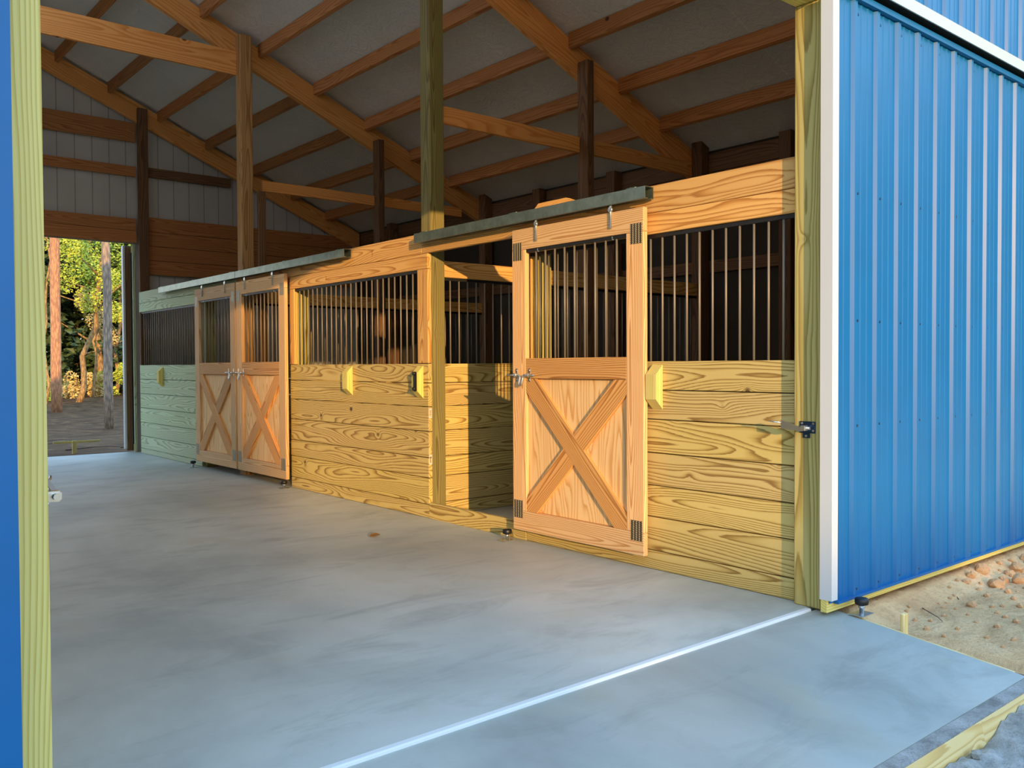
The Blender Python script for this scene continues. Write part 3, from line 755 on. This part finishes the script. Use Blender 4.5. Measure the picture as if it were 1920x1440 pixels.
plank('stake', (-.60, 11.98, -.15), (-.54, 12.02, .13), M_FRAME, t, 2); plank('crosspiece', (-.86, 12.022, .09), (-.20, 12.045, .125), M_FRAME, t, 0)

# ------------------------------------------------------------------ ground
def terrain(name, x0, x1, y0, y1, nx, ny, fz, mat, label, cat):
    bm = newbm(); V = [[bm.verts.new((x0 + (x1 - x0) * i / nx, y0 + (y1 - y0) * j / ny, 0)) for i in range(nx + 1)] for j in range(ny + 1)]
    for row in V:
        for v in row: v.co.z = fz(v.co.x, v.co.y)
    for j in range(ny):
        for i in range(nx):
            f = bm.faces.new((V[j][i], V[j][i + 1], V[j + 1][i + 1], V[j + 1][i])); f.smooth = True
    return tag(build(name, bm, mat), label, cat, kind='structure')
box_g = box('ground', (-90, -110, -.60), (90, 11.05, -.30), M_SAND); tag(box_g, 'wide sandy ground around the barn', 'ground', kind='structure')
def sandz(x, y):
    n1 = noise.noise((x * 1.3, y * 1.3, 3.1)); n2 = noise.noise((x * 5, y * 5, 1.7)); n3 = noise.noise((x * 17, y * 17, 8.2))
    pile = max(0.0, min(1.0, (x - 1.2) / 1.6)) * (0.5 + 0.5 * max(0, n2 + .4))
    edge = max(0.0, min(1.0, (x - .10) / .25))
    z = -.095 + .02 * n1 + .012 * n2 * edge + .006 * n3 * edge + .045 * pile * max(0, 1 - abs(y + .8) / 1.6) 
    if y > -.40: z += (-.022 + .008 * n2 + .006 * n3 - z) * min(1, (y + .40) / .15)
    if y < -1.15: z -= min(.10, (-1.15 - y) * .3)
    if x < .12: z = min(z, -.085 + (y + .3) * .045)
    return z
terrain('ground_sand', .085, 6.0, -3.0, -.1155, 230, 130, sandz, M_SAND, 'orange sandy soil beside the apron', 'ground')
def slz(x, y):
    return -.175 + .035 * noise.noise((x * 2.3, y * 2.3, 0)) + .03 * noise.noise((x * 7, y * 7, 4)) + .022 * noise.noise((x * 21, y * 21, 9)) + .07 * max(0, min(1, (x + .9) / .9))
terrain('ground_slurry', -1.6, .6, -2.4, -1.218, 120, 80, slz, M_RUBBLE, 'lumpy grey concrete spill below the form board', 'ground')
def farz(x, y):
    k = max(0, min(1, (y - 11.5) / 10)); k = k * k * (3 - 2 * k)
    return -.07 - .35 * k + .05 * noise.noise((x * .5, y * .5, 0)) + .025 * noise.noise((x * 2.1, y * 2.1, 5)) + .03 * max(0, y - 37)
terrain('ground_forest', -30, 44, 10.99, 76, 190, 190, farz, M_FOREST, 'brown leaf litter and dirt behind the barn', 'ground')

def lump(name, c, r, mat, seed, sub=2, squash=.7):
    bm = newbm(); bmesh.ops.create_icosphere(bm, subdivisions=sub, radius=1.0)
    for v in bm.verts:
        d = v.co.normalized(); k = 1 + .35 * noise.noise(d * 1.3 + Vector((seed, seed * .7, 0))) + .16 * noise.noise(d * 4 + Vector((seed, 0, 3)))
        v.co = Vector((d.x * k * r, d.y * k * r * .85, d.z * k * r * squash)) + Vector(c)
    return build(name, bm, mat)
i = 0
rr = random.Random(21)
pts = [(1.622, -.30, .050), (1.459, -.30, .034), (1.324, -.328, .029), (.997, -.493, .031), (1.624, -.42, .038), (1.511, -.423, .052), (1.653, -.50, .046), (1.804, -.388, .035), (1.958, -.369, .048), (1.637, -.60, .030), (.646, -.762, .022), (.332, -.55, .020), (.489, -.497, .016), (.437, -.44, .016), (1.218, -.484, .021), (1.312, -.403, .018), (1.374, -.54, .025), (1.269, -.608, .018), (1.172, -.676, .021), (1.058, -.576, .017), (.642, -.497, .016), (.447, -.649, .015), (.885, -.709, .020), (.82, -.786, .023), (2.228, -.32, .033), (2.357, -.33, .042), (2.07, -.30, .024), (1.902, -.29, .020), (1.267, -.30, .015), (.494, -.368, .013), (.576, -.34, .013), (.791, -.558, .013), (.665, -.65, .013), (.417, -.801, .015), (.468, -.903, .015), (.298, -.919, .012), (.837, -.383, .010), (1.12, -.318, .014)]
while len(pts) < 96:
    x, y = rr.uniform(.25, 2.4), rr.uniform(-.95, -.33)
    if rr.random() < min(1, max(.15, (x - .5) / 1.0)): pts.append((x, y, rr.uniform(.006, .019)))
for x, y, r in pts:
    i += 1; o = lump('clay_clod', (x, y, sandz(x, y) + r * .30), r, M_CLOD, i * 1.37, 2 if r > .03 else 1)
    tag(o, 'orange clay clod lying on the sand beside the blue door', 'clod', 'clay clods on the sand')
for k in range(26):
    x, y, r = rr.uniform(-1.1, .3), rr.uniform(-1.75, -1.25), rr.uniform(.012, .04)
    o = lump('concrete_crumb', (x, y, slz(x, y) + r * .3), r, M_RUBBLE, k * 2.1 + 50, 1); tag(o, 'grey concrete crumb in the spill below the form board', 'crumb', 'crumbs in the concrete spill')
for k, (x, y, a, L) in enumerate(((.66, -.375, -2.30, .25), (1.05, -.40, .5, .12))):
    bm = newbm(); P = [(x + math.cos(a) * L * s / 4, y + math.sin(a) * L * s / 4 + .008 * math.sin(s * 2.1), sandz(x, y) + .006 + .004 * (s % 2)) for s in range(5)]
    add_tube(bm, P, .0035, 6, .6); o = build('twig', bm, M_STICK); tag(o, ['long thin curved twig on the sand', 'short thin twig on the sand near the clods'][k], 'twig')

# ------------------------------------------------------------------ woods behind the barn
def trunk_path(base, h, lean, wob, seed, n=10):
    return [(base[0] + lean[0] * s / n + wob * noise.noise((seed, s * .5, 0)), base[1] + lean[1] * s / n + wob * noise.noise((seed, 0, s * .5)), base[2] - .1 + (h + .1) * s / n) for s in range(n + 1)]
def leaves_bm(centers, count, size, seed, flat=.75):
    q = random.Random(seed); bm = newbm(); 
    for _ in range(count):
        c, rad = q.choice(centers)
        while True:
            p = Vector((q.uniform(-1, 1), q.uniform(-1, 1), q.uniform(-1, 1)))
            if p.length <= 1: break
        p = Vector(c) + p * rad * Vector((1, 1, flat)).length / 1.6
        s = size * q.uniform(.6, 1.3); u = Vector((q.uniform(-1, 1), q.uniform(-1, 1), q.uniform(-.7, .4))).normalized(); w = u.orthogonal().normalized()
        w = (w + u.cross(w) * q.uniform(-1.2, 1.2)).normalized(); nn = u.cross(w) * s * .12
        a, b, c2, d = p - u * s * .5, p + w * s * .28 + nn, p + u * s * .5, p - w * s * .28 + nn
        vs = [bm.verts.new(x) for x in (a, b, c2, d)]; bm.faces.new((vs[0], vs[1], vs[2])); bm.faces.new((vs[0], vs[2], vs[3]))
    return bm
FX = 1.27
def away(x, y): return CAM.x + (x - CAM.x) * FX, CAM.y + (y - CAM.y) * FX
def pine(x, y, r, h, mat, label, lean=(0, 0)):
    x, y = away(x, y); r *= FX
    t = thing('pine_tree', label, 'tree', (x, y, farz(x, y)))
    bm = newbm(); P = trunk_path((x, y, farz(x, y)), h, lean, .06, x * 3); add_tube(bm, P, r * 1.12, 16, .72); build('trunk', bm, mat, t)
    top = P[-1]; cs = [((top[0] + rr.uniform(-1, 1), top[1] + rr.uniform(-1, 1), top[2] - rr.uniform(0, 2.2)), .9) for _ in range(8)]
    build('foliage', leaves_bm(cs, 900, .35, int(x * 100)), M_LEAF_G, t)
    return t
pine(2.30, 25.74, .135, 15, M_PINEBARK, 'tall reddish pine trunk in sunlight seen through the far opening')
pine(1.385, 17.25, .085, 13, M_GREYBARK, 'slim pine trunk, grey below and sunlit above, seen through the far opening')
def understory(x, y, h, r, leaf, label, lean, nb, cs, count, size, seed, name='woodland_tree', bark=M_BARK):
    x, y = away(x, y); r *= FX; h *= FX; cs = [(a * FX, b * FX, c * FX - .3, d * FX * .9) for a, b, c, d in cs]; lean = (lean[0] * FX, lean[1] * FX); count = int(count * 1.9); size *= .82
    t = thing(name, label, 'tree', (x, y, farz(x, y)), 'trees of the wood behind the barn')
    bm = newbm(); P = trunk_path((x, y, farz(x, y)), h, lean, .25, seed); add_tube(bm, P, r, 10, .45); build('trunk', bm, bark, t)
    q = random.Random(seed)
    for k in range(nb):
        i = q.randint(3, 8); p = Vector(P[i]); a = q.uniform(0, 2 * math.pi); L = q.uniform(.8, 2.0)
        d = Vector((math.cos(a), math.sin(a) * .6, q.uniform(.25, .9))) * L
        bm = newbm(); add_tube(bm, [p, p + d * .35 + Vector((0, 0, .05)), p + d * .7 + Vector((0, 0, .02)), p + d], r * .38, 6, .35); build('branch', bm, bark, t)
    if cs:
        cc = [((x + a, y + b, c), rad) for a, b, c, rad in cs]
        build('foliage', leaves_bm(cc, count, size, seed + 5), leaf, t)
    return t
# the lit edge of the wood, about 30 m from the barn opening
understory(4.25, 31.3, 5.6, .11, M_LEAF_Y, 'bent tan trunk forking under bright yellow-green leaves', (1.0, 0), 7,
           [(.3, -.4, 3.6, .55), (-.5, -.3, 4.3, .6), (.2, -.2, 5.0, .7), (1.0, -.2, 4.4, .5), (1.1, -.5, 3.2, .45), (-.3, -.2, 5.6, .6)], 1500, .16, 11)
understory(6.3, 35.8, 6.5, .14, M_LEAF_G, 'straight twin-looking tan trunk behind the slim pine', (-.4, 0), 6,
           [(-.6, -.6, 5.0, .8), (.5, -.4, 4.6, .7), (.2, -.4, 6.2, 1.0), (-1.2, -.5, 6.0, .8)], 1500, .2, 12)
understory(6.75, 35.6, 6.0, .09, M_LEAF_G, 'thin tan trunk close by the straight trunk', (.3, 0), 3, [(.6, -.3, 5.2, .7), (1.0, -.2, 4.2, .6)], 700, .2, 13)
understory(3.05, 30.6, 7.0, .05, M_LEAF_Y, 'thin pale vine-hung sapling beside the reddish pine', (.15, 0), 6, [(.0, 0, 5.6, .5), (-.4, .2, 4.6, .4)], 320, .14, 14)
understory(5.3, 33.5, 4.4, .06, M_LEAF_T, 'small sapling with tan leaves at the edge of the wood', (.4, 0), 5, [(.2, -.2, 3.0, .5), (.6, -.2, 2.4, .4), (-.2, 0, 3.8, .5)], 700, .13, 15)
understory(7.9, 37.5, 7.0, .12, M_LEAF_Y, 'tan trunk with yellow leaves behind the slim pine, toward the door edge', (.1, 0), 5, [(-.5, -.5, 4.0, .7), (.2, -.5, 5.3, .8), (-.8, -.4, 6.3, .8)], 1300, .18, 16)
understory(1.2, 29.5, 6.0, .08, M_LEAF_Y, 'sapling with yellow leaves standing just outside the lit clearing', (.2, 0), 4, [(0, 0, 4.2, .7), (.4, -.2, 5.2, .7)], 600, .16, 17)
understory(9.6, 36.5, 6.5, .12, M_LEAF_G, 'leafy tan tree beyond the far door', (-.2, 0), 4, [(0, 0, 4.2, .9), (.4, -.2, 5.6, .9)], 900, .2, 18)
# low brush and the dark inside of the wood
for k, (x, y, h, w, leaf, lab) in enumerate(((4.9, 33.9, .9, 1.0, M_LEAF_T, 'low tan brush at the foot of the bent trunk'), (6.9, 34.6, 1.1, .9, M_LEAF_Y, 'low yellow-green brush at the foot of the straight trunk'), (3.4, 32.4, .7, .7, M_LEAF_G, 'low green brush behind the reddish pine'), (8.3, 35.5, 1.2, .9, M_LEAF_G, 'low green brush behind the slim pine toward the door edge'))):
    x, y = away(x, y); w *= 1.4; h *= 1.3
    cs = [((x + rr.uniform(-w, w), y + rr.uniform(-.4, .4), farz(x, y) + rr.uniform(.1, h)), .38) for _ in range(10)]
    o = build('brush_shrub', leaves_bm(cs, 1500, .15, 60 + k), leaf); tag(o, lab, 'shrub', 'low brush at the edge of the wood')
for k in range(11):
    x, y = 3.0 + k * 1.5, 50.0 + 3.0 * math.sin(k * 2.3)
    t = thing('woodland_tree', 'dark evergreen filling the shade of the wood, %s along from the reddish pine side' % (ORD + ['ninth', 'tenth', 'eleventh'])[k], 'tree', (x, y, farz(x, y)), 'dark trees deep in the wood')
    bm = newbm(); add_tube(bm, trunk_path((x, y, farz(x, y)), 9, (0, 0), .2, k + 40), .13, 8, .5); build('trunk', bm, M_BARK, t)
    cs = [((x + rr.uniform(-1.4, 1.4), y + rr.uniform(-1.2, 2.5), farz(x, y) + .2 + 11.0 * q / 40), 1.15) for q in range(40)]
    build('foliage', leaves_bm(cs, 4200, .50, 90 + k), M_LEAF_D, t)
# sticks on the dirt
for k in range(16):
    x, y = rr.uniform(-.6, 2.2), rr.uniform(12.2, 19.0); a = rr.uniform(-.7, .7); L = rr.uniform(.35, 1.1)
    bm = newbm(); z = farz(x, y) + .012
    add_tube(bm, [(x, y, z), (x + math.cos(a) * L * .5, y + math.sin(a) * L * .5 + .03, farz(x + math.cos(a) * L * .5, y + math.sin(a) * L * .5) + .03), (x + math.cos(a) * L, y + math.sin(a) * L, farz(x + math.cos(a) * L, y + math.sin(a) * L) + .012)], rr.uniform(.008, .018), 6, .6)
    o = build('fallen_stick', bm, M_STICK); tag(o, 'grey-brown stick lying on the dirt outside the far opening', 'stick', 'sticks on the dirt behind the barn')

# trees added out of view on the sun's side; tops shaped to trim sunlight
base = Vector((-1.5, 0, 0)) - _h * 62
perp = Vector((_h.y, -_h.x, 0))
def shade_top(p):
    x0 = -1.5 + p / _h.y
    z0 = .0 + .2 * max(0, min(1, (-x0 - .9) / .8)) + 4.2 * max(0, min(1, (-x0 - 3.0) / .25))
    return z0 + SUN_TAN * (62 + .425 * p)
for k in range(8):
    pc = -10.0 + k * 2.9; p = base + perp * pc
    t = thing('added_shade_tree', 'unseen tree added across the yard to shade the barn, %s of the row' % ORD[k], 'tree', (p.x, p.y, -.3), 'shading trees added across the yard')
    bm = newbm(); add_tube(bm, trunk_path((p.x, p.y, -.3), 3, (0, 0), .2, k + 70), .22, 10, .6); build('trunk', bm, M_BARK, t)
    bm = newbm(); bmesh.ops.create_icosphere(bm, subdivisions=5, radius=1.0)
    for v in bm.verts:
        d = v.co.normalized(); kk = 1 + .05 * noise.noise(d * 6 + Vector((0, k, 0)))
        f = lambda c, e: math.copysign(abs(c) ** e, c)
        a, b = f(d.x, .45) * 1.50, f(d.y, .8) * 1.5 * kk
        q = p + perp * a - _h * b; top = shade_top(pc + a)
        z = top * .55 + f(d.z, .6) * top * .62
        v.co = Vector((q.x, q.y, min(z, top + .10 * noise.noise((a * 2.3, b * 2.3, k)))))
    build('foliage', bm, M_LEAF_D, t)

# a second unseen row, added so the blue steel mirrors dark trees
for k, (x, y, H) in enumerate(((16, -5.5, 8.0), (20, -9.5, 9.0), (24, -13.5, 8.5), (28, -18, 9.5), (31, -23, 9.0), (33, -28.5, 10.0))):
    t = thing('added_yard_tree', 'broad dark tree added out of view for the blue steel to mirror, %s of its row' % ORD[k], 'tree', (x, y, -.3), 'trees added on the door side of the yard')
    bm = newbm(); add_tube(bm, trunk_path((x, y, -.3), 3, (0, 0), .2, k + 90), .22, 10, .6); build('trunk', bm, M_BARK, t)
    bm = newbm(); bmesh.ops.create_icosphere(bm, subdivisions=4, radius=1.0)
    for v in bm.verts:
        d = v.co.normalized(); kk = 1 + .13 * noise.noise(d * 2.5 + Vector((k, 3, 0))) + .06 * noise.noise(d * 7 + Vector((0, k, 0)))
        v.co = Vector((x + d.x * kk * 2.4, y + d.y * kk * 2.4, H * .52 + d.z * kk * H * .5))
    build('foliage', bm, M_LEAF_D, t)
